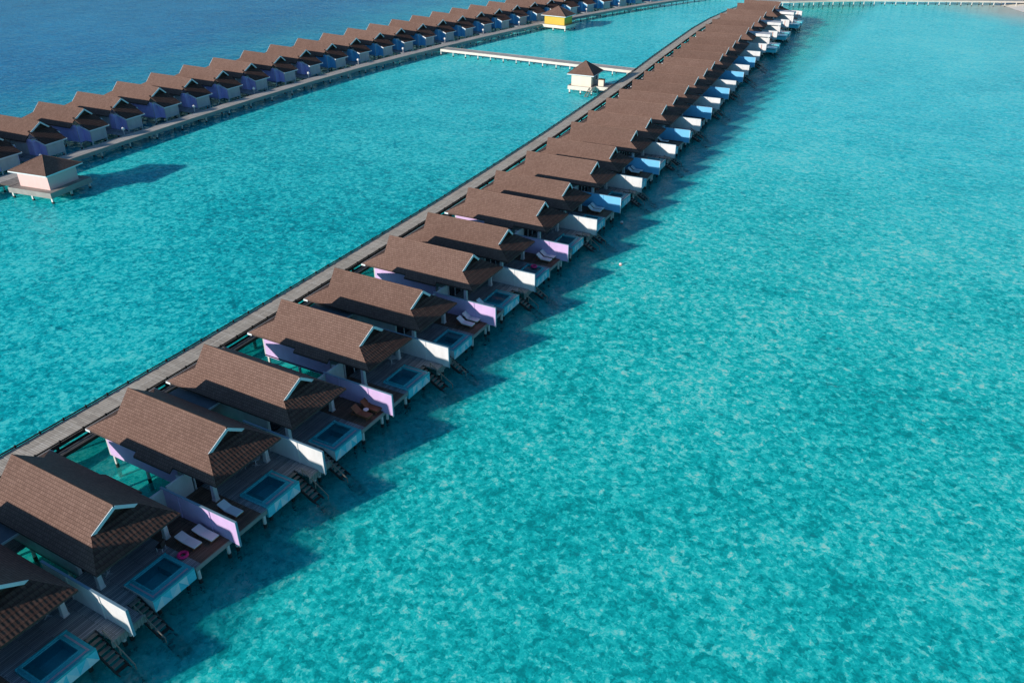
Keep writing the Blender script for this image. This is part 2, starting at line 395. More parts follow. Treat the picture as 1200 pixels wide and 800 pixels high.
    df = nd(N, 'ShaderNodeBsdfDiffuse'); L.new(c, df.inputs[0])
    # sunlight is bent downwards as it enters the water, so the body is lit from higher up than the flat surface would be
    va = N.new('ShaderNodeVectorMath'); va.operation = 'ADD'; L.new(bd.outputs[0], va.inputs[0]); va.inputs[1].default_value = (to_sun.x * .45, to_sun.y * .45, 0)
    vn = N.new('ShaderNodeVectorMath'); vn.operation = 'NORMALIZE'; L.new(va.outputs[0], vn.inputs[0]); L.new(vn.outputs[0], df.inputs['Normal'])
    ss = nd(N, 'ShaderNodeSubsurfaceScattering', Scale=1.0); ss.falloff = 'BURLEY'; ss.inputs['Radius'].default_value = (.6, 3.2, 3.4)
    L.new(c, ss.inputs['Color'])
    sv = N.new('ShaderNodeCombineXYZ'); nn = Vector((to_sun.x * .45, to_sun.y * .45, 1)).normalized()
    for q in range(3): sv.inputs[q].default_value = nn[q]
    L.new(sv.outputs[0], ss.inputs['Normal'])
    ms = N.new('ShaderNodeMixShader'); ms.inputs[0].default_value = .56; L.new(df.outputs[0], ms.inputs[1]); L.new(ss.outputs[0], ms.inputs[2])
    tr = nd(N, 'ShaderNodeBsdfTransparent'); tr.inputs[0].default_value = (.70, 1.0, 1.0, 1)
    body = N.new('ShaderNodeMixShader')
    clear = math_(N, L, 'MULTIPLY', smooth(N, L, X, 6.5, 1.0), smooth(N, L, X, -27.0, -20.0))      # sheltered, clearer water along the decks
    L.new(math_(N, L, 'MULTIPLY_ADD', clear, .45, .26), body.inputs[0])
    L.new(ms.outputs[0], body.inputs[1]); L.new(tr.outputs[0], body.inputs[2])
    gl = nd(N, 'ShaderNodeBsdfGlossy'); gl.inputs['Roughness'].default_value = .06; L.new(bd.outputs[0], gl.inputs['Normal'])
    fr = nd(N, 'ShaderNodeFresnel', IOR=1.33); L.new(bd.outputs[0], fr.inputs['Normal'])
    frs = math_(N, L, 'MULTIPLY', fr.outputs[0], .5)
    mx = N.new('ShaderNodeMixShader'); L.new(frs, mx.inputs[0]); L.new(body.outputs[0], mx.inputs[1]); L.new(gl.outputs[0], mx.inputs[2])
    L.new(mx.outputs[0], out.inputs[0])
    return m
def sheet(b, z, mat): b.poly([(-1500, -400, z), (1500, -400, z), (1500, 2500, z), (-1500, 2500, z)], mat)
b = MB(); sheet(b, 0, 0)
o = b.build('water', water_material('sea_water', 'top')); tag(o, 'clear turquoise lagoon water, rippled, turning deep blue at far left', 'water', kind='structure')
b = MB(); sheet(b, -1.0, 0)
o = b.build('sea_bed', water_material('sea_bed', 'bed')); tag(o, 'pale sandy sea bed seen through the shallow turquoise water', 'sea bed', kind='structure')
# beach: a low sand bank that rises out of the water in the far right corner
m, nt, N, L, P = newmat('sand'); geo = N.new('ShaderNodeNewGeometry')
n1 = nd(N, 'ShaderNodeTexNoise', Scale=.5, Detail=8.0); L.new(geo.outputs['Position'], n1.inputs['Vector'])
r_ = ramp(N, [(.3, (.86, .80, .70)), (.7, (.94, .90, .82))]); L.new(n1.outputs['Fac'], r_.inputs[0]); L.new(r_.outputs[0], P.inputs['Base Color']); P.inputs['Roughness'].default_value = .95
b = MB(); rng = random.Random(3)
rad = [41 + 2.5 * math.sin(3 * t) + rng.uniform(-1, 1) for t in [2 * math.pi * i / 48 for i in range(48)]]
rings = [(1.0, -.4), (.90, .10), (.75, .8), (.45, 1.8), (0, 2.2)]
for (s0, z0), (s1, z1) in zip(rings[:-1], rings[1:]):
    for i in range(48):
        j = (i + 1) % 48; p = lambda k, s, z: (76 + rad[k] * s * math.cos(2 * math.pi * k / 48), 334 + rad[k] * s * math.sin(2 * math.pi * k / 48), z)
        q = [p(i, s0, z0), p(j, s0, z0), p(j, s1, z1), p(i, s1, z1)]
        b.poly(q if s1 > 0 else q[:3], 0, True)
tag(b.build('beach', m), 'pale sand beach reaching into the far right corner', 'beach', kind='structure')

# ------------------------------------------------------------------ the overwater villa (local frame: y = 0 on the ridge,
# +x seaward with x = 0 at the outer end of the privacy walls, z = 0 on the water; the coloured neighbour side is +y)
XA, XB, GA, GB, EA, EB = -16.5, -5.53, -16.0, -5.89, -18.1, -3.72
HL, HE, ZR = 1.8, 3.35, 6.4
SL = .74
ZG, ZE = ZR - SL * HL, ZR - SL * HE
YW, YC = -4.05, 4.92            # white-wall side and coloured-wall side borders
def roof_parts(root, my, porch_roof, bays):
    EA = globals()['EA'] if not porch_roof else GA - .22
    b = MB(my)
    for s in (1, -1):
        o_ = lambda pts: pts if s > 0 else list(reversed(pts))
        p = lambda x, y, z: (x, s * y, z)
        b.slab(o_([p(XB, 0, ZR), p(XA, 0, ZR), p(GA, HL, ZG), p(GB, HL, ZG)]), .16, 0, 1, 2)
        b.slab(o_([p(GB, HL, ZG), p(GA, HL, ZG), p(EA, HE, ZE), p(EB, HE, ZE)]), .16, 0, 1, 2)
    # wider bay on the coloured side
    for (a0, a1, s) in bays:
        q = [(a1, s * HE, ZE), (a0, s * HE, ZE), (a0, s * (HE + .36), ZE - SL * .36), (a1, s * (HE + .36), ZE - SL * .36)]
        b.slab(q if s > 0 else list(reversed(q)), .16, 0, 1, 2)
    # ridge and hip caps
    b.tube((XA + .05, 0, ZR - .02), (XB - .05, 0, ZR - .02), .06, n=6)
    roof = b.build('roof', [M['roof'], M['roof_edge'], M['soffit']], root)
    b = MB(my)
    t = (ZG - ZE) / (EB - GB); k = .35
    hk = HL - k * t / SL - .03; b.slab([(GB - k, -hk, ZG + k * t), (EB, -HE, ZE + .01), (EB, HE, ZE + .01), (GB - k, hk, ZG + k * t)], .17, 0, 1, 2)
    b.build('hip_skirt', [M['roof_shaded'], M['roof_edge'], M['soffit']], roof); b = MB(my)
    if not porch_roof:
        t2 = (ZG - ZE) / (GA - EA)
        hk = HL - k * t2 / SL - .03; b.slab([(GA + k, hk, ZG + k * t2), (EA, HE, ZE + .01), (EA, -HE, ZE + .01), (GA + k, -hk, ZG + k * t2)], .17, 0, 1, 2)
        b.build('hip_skirt', [M['roof_shaded'], M['roof_edge'], M['soffit']], roof)
    else:                      # lean-to roof over the entrance block
        b.slab([(GA + .3, 2.05, 5.22), (-19.1, 2.05, 3.42), (-19.1, -2.05, 3.42), (GA + .3, -2.05, 5.22)], .15, 0, 1, 2)
        b.build('entrance_roof', [M['roof_shaded'], M['roof_edge'], M['soffit']], roof)
    for x, sgn in ((GB - .3, 1), (GA + .3, -1)):
        b = MB(my)
        q = [(x, -HL + .12, ZG), (x, HL - .12, ZG), (x, 0, ZR - .22)]
        b.poly(q if sgn > 0 else list(reversed(q)))
        b.build('gable_panel', M['roof_edge'], roof)
    for xr, xg, d in ((XB, GB, 1), (XA, GA, -1)):
        if d < 0 and not porch_roof: continue
        for s in (1, -1):
            b = MB(my)
            b.beam((xr + d * .03, 0, ZR - .16), (xg + d * .03, s * (HL + .05), ZG - .20), .06, .24)
            b.build('barge_board', M['barge'], roof)
    if not porch_roof:
        b = MB(my); b.box(EA - .05, EA - .003, -HE, HE, ZE - .2, ZE + .0)
        for s in (1, -1):
            y0, y1 = sorted((s * (HE + .003), s * (HE + .05)))
            b.box(EA - .05, EA + .5, y0, y1, ZE - .2, ZE - .01)
        b.build('fascia', M['barge'], roof)
    else:
        b = MB(my); b.box(-19.15, -19.103, -2.05, 2.05, 3.24, 3.43); b.build('fascia', M['barge'], roof)
        for s in (1, -1):
            b = MB(my); b.beam((-16.7, s * 2.08, 4.02), (-19.15, s * 2.08, 3.33), .05, .2); b.build('barge_board', M['barge'], roof)
def stilt(root, my, x, y, top=DECK - .1):
    b = MB(my)
    b.tube((x, y, .38), (x, y, top), .13, n=8, mat=0); b.tube((x, y, -1.2), (x, y, .38), .15, n=8, mat=1)
    b.build('stilt', [M['pile'], M['pile_wet']], root)
def make_villa(side, colour, sea_side=True):
    my = 1 if side == 'A' else -1
    root = empty('water_villa')
    paintc = M[colour]
    roof_parts(root, my, not sea_side, [(-12.2, -8.2, 1)] if sea_side else [])
    # walls
    x0, x1, hw, z0, z1 = -17.0, -7.2, 2.7, DECK - .3, 4.18
    b = MB(my)
    b.box(x0, x1 , -hw, hw, z0 + .06, z0 + .2)                                   # floor
    b.box(x0, x0 + .14, -hw, hw, z0, z1)                                         # jetty end
    b.box(x0 + .14, x1, -hw, -hw + .14, z0, z1)                                 # white side
    b.box(x1 - .14, x1, -hw + .14, hw - .14, z0 + 2.5, z1)                      # lintel over the doors
    b.build('house_wall', M['grey_white'], root)
    b = MB(my)
    b.box(x0 + .143, x1 - 1.6, hw - .14, hw, z0, z1)
    b.build('coloured_wall', paintc, root)
    b = MB(my)
    b.box(x0 + .02, x0 + 1.3, -hw - .03, -hw - .003, z0, z1 - .02)
    if not sea_side:
        b.build('coloured_wall', paintc, root)
        b = MB(my); b.box(-18.65, -18.5, -1.6, 1.6, z0, 3.5); b.build('entrance_wall', M['grey_white'], root)
        for s in (1, -1):
            b = MB(my); y0, y1 = sorted((s * 1.6, s * 1.46)); b.box(-18.497, x0 - .003, y0, y1, z0, 3.62); b.build('coloured_wall', paintc, root)
        for s in (1, -1):
            b = MB(my); y0, y1 = sorted((s * 1.603, s * 2.7)); b.box(x0 - .04, x0 - .003, y0, y1, z0, 3.95); b.build('coloured_wall', paintc, root)
        for y in (-1.5, 1.5): stilt(root, my, -18.5, y, z0)
    b = MB(my); b.box(x1 - 1.597, x1 - .2, hw - .14, hw - .02, z0, z1); b.build('curtain_wall', M['curtain'], root)
    if sea_side:
        b = MB(my); b.box(-17.2, -12.4, -4.0, -2.76, 3.22, 3.34); b.box(-12.397, -12.34, -4.0, -2.76, 3.19, 3.37, 1); b.build('flat_canopy', [M['canopy'], M['barge']], root)
        d = MB(my); d.box(x1 - .10, x1 - .06, -hw + .2, hw - .2, DECK + .02, z0 + 2.48)
        door = d.build('sliding_door', M['glass'], root)
        f = MB(my)
        for i in range(5):
            y = -hw + .2 + i * (2 * hw - .4) / 4
            f.box(x1 - .14, x1 - .01, y - .05, y + .05, DECK, z0 + 2.5)
        f.build('frame', M['white'], door)
        # deck with gaps for pool and steps
        b = MB(my); e0, e1 = -1.0, -.72; t, u = DECK, DECK - .16
        b.box(-7.2, -3.8, YW, 2.1, u, t)
        b.box(-3.8, -2.35, YW, -1.92, u, t)
        b.box(-2.35, e1, YW, -2.88, u, t)
        b.box(-3.8, e0, 1.55, 2.1, u, t)
        b.build('deck', M['deck'], root)
        b = MB(my); b.box(-7.2, e0, 2.103, YC, u, t + .004); b.build('sun_deck', M['sundeck'], root)
        b = MB(my)
        x = e1 + .003
        b.box(x, x + .06, YW, -2.75, u - .42, t - .03)
        for i in range(5): b.box(x + .06, x + .11, YW + .1 + i * .26, YW + .2 + i * .26, u - .44, t - .05)
        b.build('deck_fascia', M['fascia'], root)
        b = MB(my); b.box(e0 + .003, e0 + .06, 1.6, YC, u - .22, t - .03); b.build('deck_fascia', M['fascia'], root)
        # porch columns with a flared foot
        for s in (1, -1):
            b = MB(my); cx, cy = -5.0, s * 2.66
            for (h0, r0), (h1, r1) in zip([(0, .21), (.14, .21), (.18, .175), (.7, .165), (2.36, .14)][:-1], [(0, .21), (.14, .21), (.18, .175), (.7, .165), (2.36, .14)][1:]):
                A = [(cx + i * r0, cy + j * r0, DECK + h0) for i, j in ((-1, -1), (1, -1), (1, 1), (-1, 1))]
                B = [(cx + i * r1, cy + j * r1, DECK + h1) for i, j in ((-1, -1), (1, -1), (1, 1), (-1, 1))]
                for q in range(4): b.poly([A[q], A[(q + 1) % 4], B[(q + 1) % 4], B[q]])
            b.build('column', M['white'], root)
        # bathroom screen between the house and the coloured wall
        b = MB(my); b.box(-7.36, -7.22, hw + .003, YC - .075, DECK, DECK + 1.95); b.box(-7.9, -7.362, 3.4, 3.5, DECK, DECK + 1.8)
        b.build('screen_wall', M['white'], root)
        # pool
        px0, px1, py0, py1, zt, zb = -3.75, -.92, -1.9, 1.5, DECK + .13, DECK - .85
        b = MB(my)
        ix0, ix1, iy0, iy1 = px0 + .22, px1 - .78, py0 + .62, py1 - .3      # basin opening
        def ring(a0, a1, c0, c1, b0, b1, d0, d1, z, mat):
            b.poly([(a0, c0, z), (a1, c0, z), (b1, d0, z), (b0, d0, z)], mat); b.poly([(a1, c0, z), (a1, c1, z), (b1, d1, z), (b1, d0, z)], mat)
            b.poly([(a1, c1, z), (a0, c1, z), (b0, d1, z), (b1, d1, z)], mat); b.poly([(a0, c1, z), (a0, c0, z), (b0, d0, z), (b0, d1, z)], mat)
        ring(px0, px1, py0, py1, ix0, ix1, iy0, iy1, zt, 0)
        # basin walls and floor
        zf = zt - .9
        b.poly([(ix0, iy0, zt), (ix1, iy0, zt), (ix1, iy0, zf), (ix0, iy0, zf)], 4); b.poly([(ix1, iy1, zt), (ix0, iy1, zt), (ix0, iy1, zf), (ix1, iy1, zf)], 4)
        b.poly([(ix0, iy1, zt), (ix0, iy0, zt), (ix0, iy0, zf), (ix0, iy1, zf)], 4); b.poly([(ix1, iy0, zt), (ix1, iy1, zt), (ix1, iy1, zf), (ix1, iy0, zf)], 4)
        b.poly([(ix0, iy0, zf), (ix1, iy0, zf), (ix1, iy1, zf), (ix0, iy1, zf)], 4)
        b.box(ix0 + .003, ix1 - .003, iy1 - .62, iy1 - .003, zf, zt - .32, 0)
        # outside faces; the seaward one carries the triangle mosaic
        b.poly([(px0, py0, zb), (px1, py0, zb), (px1, py0, zt), (px0, py0, zt)], 2)
        b.poly([(px1, py1, zb), (px0, py1, zb), (px0, py1, zt), (px1, py1, zt)], 1)
        b.poly([(px0, py1, zb), (px0, py0, zb), (px0, py0, zt), (px0, py1, zt)], 1)
        b.poly([(px0, py0, zb), (px0, py1, zb), (px1, py1, zb), (px1, py0, zb)], 1)
        zl = zt - .12
        b.poly([(px1, py0, zl), (px1, py1, zl), (px1, py1, zt), (px1, py0, zt)], 0)
        n = 5; dy = (py1 - py0) / n; zm = (zl + zb) / 2
        pat = [2, 1, 3, 1, 2, 3, 1, 2, 1, 1]
        for i in range(n):
            a, c = py0 + i * dy, py0 + (i + 1) * dy
            if i % 2 == 0:
                b.poly([(px1, a, zb), (px1, c, zb), (px1, c, zl)], pat[2 * i]); b.poly([(px1, a, zb), (px1, c, zl), (px1, a, zl)], pat[2 * i + 1])
            else:
                b.poly([(px1, a, zb), (px1, c, zb), (px1, a, zl)], pat[2 * i]); b.poly([(px1, c, zb), (px1, c, zl), (px1, a, zl)], pat[2 * i + 1])
        pool = b.build('pool', [M['teal_tile'], M['tri_cyan'], M['tri_white'], M['tri_pale'], M['pool_deep']], root)
        b = MB(my); zw = zt - .05
        b.poly([(ix0 + .002, iy0 + .002, zw), (ix1 - .002, iy0 + .002, zw), (ix1 - .002, iy1 - .002, zw), (ix0 + .002, iy1 - .002, zw)])
        b.build('pool_water', M['pool_water'], pool)
        b = MB(my); zp = zt + .012
        b.box(px0 + .25, px1 - .26, py0 + .24, py0 + .36, zt + .003, zp); b.box(px1 - .42, px1 - .28, py0 + .363, py1 - .25, zt + .003, zp)
        b.build('pebble_channel', M['pebble'], pool)
        b = MB(my)
        for x, z, y0_, y1_ in ((px1 - .16, zt + .004, py0 + .0, py1),):
            b.box(px1 - .11, px1 + .004, py0 - .004, py1 + .004, zt + .002, zt + .05); b.box(px0, px0 + .1, py0, py1, zt + .002, zt + .06)
            b.box(ix0 - .1, ix1 + .1, iy0 - .1, iy0 - .003, zt + .002, zt + .06); b.box(ix1 + .003, ix1 + .1, iy0, iy1 + .1, zt + .002, zt + .06); b.box(px0 + .103, ix1, iy1 + .003, iy1 + .1, zt + .002, zt + .06)
        b.build('rim', M['teal_tile'], pool)
        # steps down into the sea, one handrail
        b = MB(my); ya, yb = -2.84, -1.96
        sx, sz, ex, ez = -2.3, DECK - .05, 2.1, -.95
        fw_ = (sz - .15) / (sz - ez); wx = sx + (ex - sx) * fw_
        for y in (ya + .03, yb - .03):
            b.beam((sx, y, sz - .05), (wx, y, .10), .07, .26, 1); b.beam((wx, y, .10), (ex, y, ez - .05), .07, .26, 1)
        for i in range(13):
            f = (i + .5) / 13; x = sx + (ex - sx) * f; z = sz + (ez - sz) * f
            b.box(x - .13, x + .13, ya + .06, yb - .06, z, z + .05, 0 if z > .12 else 1)
        st = b.build('sea_steps', [M['timber'], M['pile_wet']], root)
        b = MB(my); y = ya - .02
        b.beam((-1.5, y, DECK + .45), (1.0, y, .38), .06, .09)
        for f in (0.02, .5, .98): 
            x = -1.5 + 2.5 * f; z = DECK + .45 + (.38 - DECK - .45) * f; b.beam((x, y, z - .62), (x, y, z), .06, .06)
        b.build('handrail', M['rail_timber'], st)
        for x, y in ((-1.15, YW + .3), (-1.15, YC - .35), (-1.1, 1.85), (-1.35, -1.4), (-1.35, 1.0), (-4.2, -2.66), (-4.2, 3.6)): stilt(root, my, x, y, DECK - (.86 if x == -1.35 else .1))
    else:
        b = MB(my); b.box(-7.2, -1.0, YW, YC, DECK - .16, DECK); b.build('deck', M['deck'], root)
    for x in (-16.75, -12.9, -8.8):
        for y in (-2.5, 2.5): stilt(root, my, x, y, DECK - .25)
    # entrance platform on the white side
    b = MB(my); b.box(-21.4 if not sea_side else -20.0, -13.0, YW + .02, -2.78, DECK - .18, DECK - .02); b.build('entrance_deck', M['deck'], root)
    return root

ORD = ['nearest', 'second', 'third', 'fourth', 'fifth', 'sixth', 'seventh', 'eighth', 'ninth', 'tenth', 'eleventh', 'twelfth', 'thirteenth', 'fourteenth',
       'fifteenth', 'sixteenth', 'seventeenth', 'eighteenth', 'nineteenth', 'twentieth', 'twenty-first', 'twenty-second', 'twenty-third', 'twenty-fourth',
       'twenty-fifth', 'twenty-sixth', 'twenty-seventh', 'twenty-eighth', 'twenty-ninth', 'thirtieth', 'thirty-first', 'thirty-second']
# reference line of the outer wall ends of the main row (x by y)
REF = [(-30, -1.6), (-18, -1.05), (0, -.58), (9, -.35), (18, -.18), (27, -.03), (36, .02), (45, .02), (54, -.02), (63, -.12), (72, -.3), (81, -.55), (90, -.85), (98, -1.2), (107, -1.7),
       (116, -2.25), (125, -2.8), (133, -3.35), (142, -4.0), (151, -4.7), (159, -5.35), (168, -6.1), (177, -7.0), (186, -7.85), (195, -8.7), (203, -9.4), (212, -10.2), (221, -10.9), (230, -11.5), (242, -11.8), (252, -11.8), (265, -11.5), (300, -10)]
def interp(tab, y):
    for (y0, x0), (y1, x1) in zip(tab[:-1], tab[1:]):
        if y <= y1: return x0 + (x1 - x0) * (y - y0) / (y1 - y0)
    return tab[-1][1]
def frame(tab, y):
    """point on the line and its heading (rotation about z that turns +y into the tangent)"""
    d = 8.0
    x = interp(tab, y); tx = interp(tab, y + d) - interp(tab, y - d)
    return Vector((x, y, 0)), -math.atan2(tx, 2 * d)
WALLY = {-1: -9.0, 0: 0.0, 1: 8.9, 2: 17.94, 3: 26.88, 4: 35.88, 5: 44.92, 6: 53.87, 7: 62.82, 8: 71.81, 9: 80.5, 10: 89.43, 11: 98.0, 12: 106.9}
CY = {13: 110.9, 14: 120.2, 15: 127.6, 16: 135.9, 17: 143.9, 18: 151.9, 19: 159.3, 20: 168.0, 21: 175.6, 22: 184.2, 23: 191.8, 24: 203.0, 25: 211.2, 26: 221.4, 27: 229.9, 28: 241.6, 29: 249.2}
for k in range(-1, 13): CY[k] = WALLY[k] - (3.87 if k % 2 == 0 else 4.77)
for k in range(13, 29): WALLY[k] = CY[k] + (CY[k + 1] - CY[k]) * (.55 if k % 2 else .46)
WALLY[29] = CY[29] + 5.0
protos = {}
VILLA = {}
for k in range(-1, 30):
    side = 'A' if k % 2 else 'B'
    colour = 'lilac' if k <= 8 else 'blue'
    if k >= 23: colour = 'white'
    key = (side, colour)
    if key not in protos: protos[key] = make_villa(side, colour); v = protos[key]
    else: v = copy_tree(protos[key])
    p, rz = frame(REF, CY[k]); v.location = p; v.rotation_euler = (0, 0, rz)
    n = ORD[k + 1]
    cw = {'lilac': 'lilac side wall', 'blue': 'bright blue side wall', 'white': 'white side wall'}[colour]
    tag(v, f'brown roofed villa with {cw}, {n} in right-hand row from bottom left', 'villa', 'water villas along the right-hand row')
    VILLA[k] = v
def at_villa(k, x, y, z):
    """world point from villa-local x, y (world sense of y, not mirrored)"""
    v = VILLA[k]; rz = v.rotation_euler.z
    return v.location + Vector((x * math.cos(rz) - y * math.sin(rz), x * math.sin(rz) + y * math.cos(rz), z)), rz

# ------------------------------------------------------------------ privacy walls between the decks
def make_wall(colour, x0=-8.2):
    root = empty('privacy_wall')
    b = MB(); b.box(x0, 0, -.06, .06, DECK - .12, DECK + 2.0); b.build('panel', M[colour], root)
    b = MB(); b.box(x0 - .02, .025, -.085, .085, DECK + 2.003, DECK + 2.05); b.build('coping', M['cap'], root)
    b = MB(); b.box(.003, .045, -.09, .09, DECK - .2, DECK + 2.0); b.build('end_board', M['cap'] if colour != 'blue' else M['barge'], root)
    for x in (-2.55, -5.7):
        for s in (1, -1):
            b = MB(); y0, y1 = sorted((s * .062, s * .12)); b.box(x - .06, x + .06, y0, y1, DECK - .1, DECK + 1.98); b.build('rib', M[colour], root)
    return root
wp = {}
WALLNAME = {'lilac': 'lilac', 'white': 'white', 'blue': 'bright blue'}
cnt = {}
for k in range(-1, 30):
    colour = 'white' if (k % 2 == 0 or k >= 23) else ('lilac' if k <= 8 else 'blue')
    if k in (24, 26, 28): continue                     # the white pavilions stand here
    if colour not in wp: wp[colour] = make_wall(colour, -7.5 if colour != 'white' else -8.3); o = wp[colour]
    else: o = copy_tree(wp[colour])
    p, rz = frame(REF, WALLY[k]); o.location = p; o.rotation_euler = (0, 0, rz)
    i = cnt.get(colour, 0); cnt[colour] = i + 1
    tag(o, f'{WALLNAME[colour]} privacy wall between two villa decks, {ORD[i]} {WALLNAME[colour]} one from bottom left', 'wall', 'privacy walls between the villa decks')
    if k in (23, 25, 27, 29):
        b = MB(); b.box(-1.22, -1.10, -.12, -.063, DECK + .4, DECK + 1.75); b.build('shower_board', M['red_panel'], o)

# white flat-roofed pavilions with a larger pool deck at the far end of the row
def make_pavilion():
    root = empty('deck_pavilion')
    b = MB(); b.box(-6.2, -.3, -1.6, 1.6, DECK + 2.35, DECK + 3.0); b.build('flat_roof', M['white'], root)
    b = MB(); b.box(-6.0, -.5, -.08, .08, DECK - .1, DECK + 2.347); b.build('wall', M['white'], root)
    for x in (-5.8, -.75):
        for y in (-1.4, 1.4): b = MB(); b.box(x - .1, x + .1, y - .1, y + .1, DECK, DECK + 2.346); b.build('post', M['white'], root)
    b = MB(); b.box(-6.2, 1.6, -3.9, 3.9, DECK - .2, DECK - .008); b.build('deck', M['deck'], root)
    for s in (-1, 1):
        b = MB(); y0, y1 = sorted((s * 1.0, s * 3.9))
        b.box(-.9, 1.9, y0, y1, DECK - .9, DECK + .16, 0)
        b.poly([(1.904, y0, DECK - .9), (1.904, y1, DECK - .9), (1.904, y1, DECK + .05)], 1)
        pool = b.build('pool', [M['tri_cyan'], M['tri_white']], root)
        b = MB(); b.box(-.7, 1.6, y0 + .25, y1 - .25, DECK + .162, DECK + .17); b.build('pool_water', M['pool_deep'], pool)
    for x in (-3, 1.2):
        for y in (-3.5, 0, 3.5): stilt(root, 1, x, y, DECK - .21)
    return root
pv = None
for i, k in enumerate((24, 26, 28)):
    pv = make_pavilion() if pv is None else copy_tree(pv)
    p, rz = frame(REF, WALLY[k]); pv.location = p; pv.rotation_euler = (0, 0, rz)
    tag(pv, ['white flat-roofed deck pavilion at the far row end, nearest of three', 'white flat-roofed deck pavilion at the far row end, middle of three', 'white flat-roofed deck pavilion at the far row end, farthest of three'][i], 'pavilion', 'flat-roofed pavilions at the far end of the row')

# ------------------------------------------------------------------ left-hand row, villas turned with their entrance to the camera
APEX = [(-93.3, 45.4), (-93.5, 53.3), (-93.9, 61.6), (-94.5, 70.3), (-94.9, 78.2), (-95.2, 87.0), (-95.4, 95.0), (-95.4, 103.2), (-95.4, 111.2), (-95.1, 119.7), (-94.7, 127.6), (-94.2, 136.1), (-93.4, 144.1), (-92.5, 152.4), (-91.6, 160.1),
        (-90.4, 168.1), (-89.3, 176.0), (-88.0, 183.9), (-86.8, 192.0), (-85.2, 199.4), (-83.8, 207.7), (-82.0, 215.4), (-80.2, 223.2), (-78.1, 231.0), (-75.9, 238.9), (-73.5, 246.6), (-71.0, 254.4), (-68.3, 262.0), (-65.4, 269.6)]
TAB2 = [(y, x) for x, y in APEX]; TAB2 = [(30, -92.4)] + TAB2 + [(300, -53), (330, -38)]
sp = {}
for i, (x, y) in enumerate(APEX):
    p_side = (i % 2 == 1)                 # coloured wall on the side that faces the camera
    side = 'A' if p_side else 'B'
    colour = 'purple_dark' if i <= 10 else 'blue'
    key = (side, colour)
    if key not in sp: sp[key] = make_villa(side, colour, False); v = sp[key]
    else: v = copy_tree(sp[key])
    pt, rz = frame(TAB2, y)
    v.location = Vector((x, y, 0)) + Vector((math.cos(rz), math.sin(rz), 0)) * (XA); v.rotation_euler = (0, 0, rz + math.pi)
    cname = 'violet' if colour == 'purple_dark' else 'blue'
    look = f'broad {cname} side wall' if p_side else f'{cname} corner and grey side wall'
    tag(v, f'brown roofed villa with {look}, {ORD[i]} in left-hand row', 'villa', 'water villas along the left-hand row')

# ------------------------------------------------------------------ jetties
def strip(tab_pts, off0, off1):
    """list of (left, right) points along a polyline of (x, y), offsets to the right of travel"""
    res = []
    n = len(tab_pts)
    for i, (x, y) in enumerate(tab_pts):
        a = Vector(tab_pts[max(0, i - 1)] + (0,)); c = Vector(tab_pts[min(n - 1, i + 1)] + (0,))
        t = (c - a).normalized(); r = Vector((t.y, -t.x, 0))
        res.append((Vector((x, y, 0)) + r * off0, Vector((x, y, 0)) + r * off1))
    return res
def ribbon(b, pts, off0, off1, z0, z1, mat=0):
    s = strip(pts, off0, off1); U = Vector((0, 0, 1))
    for (l0, r0), (l1, r1) in zip(s[:-1], s[1:]):
        b.poly([l0 + U * z1, r0 + U * z1, r1 + U * z1, l1 + U * z1], mat)
        b.poly([l1 + U * z0, r1 + U * z0, r0 + U * z0, l0 + U * z0], mat)
        b.poly([r0 + U * z0, r1 + U * z0, r1 + U * z1, r0 + U * z1], mat)
        b.poly([l1 + U * z0, l0 + U * z0, l0 + U * z1, l1 + U * z1], mat)
    for (l, r), f in ((s[0], 1), (s[-1], -1)):
        q = [l + U * z0, r + U * z0, r + U * z1, l + U * z1]; b.poly(q if f > 0 else list(reversed(q)), mat)
def resample(pts, step):
    out = [Vector(pts[0] + (0,))]; carry = 0
    for a, c in zip(pts[:-1], pts[1:]):
        a = Vector(a + (0,)); c = Vector(c + (0,)); d = (c - a).length; t = step - carry
        while t <= d: out.append(a + (c - a) * (t / d)); t += step
        carry = d - (t - step)
    return [(p.x, p.y) for p in out]
def jetty_planks(name, cols, dark):
    """boards across a curved walkway: the arc length is baked in the UV map by the ribbon builder"""
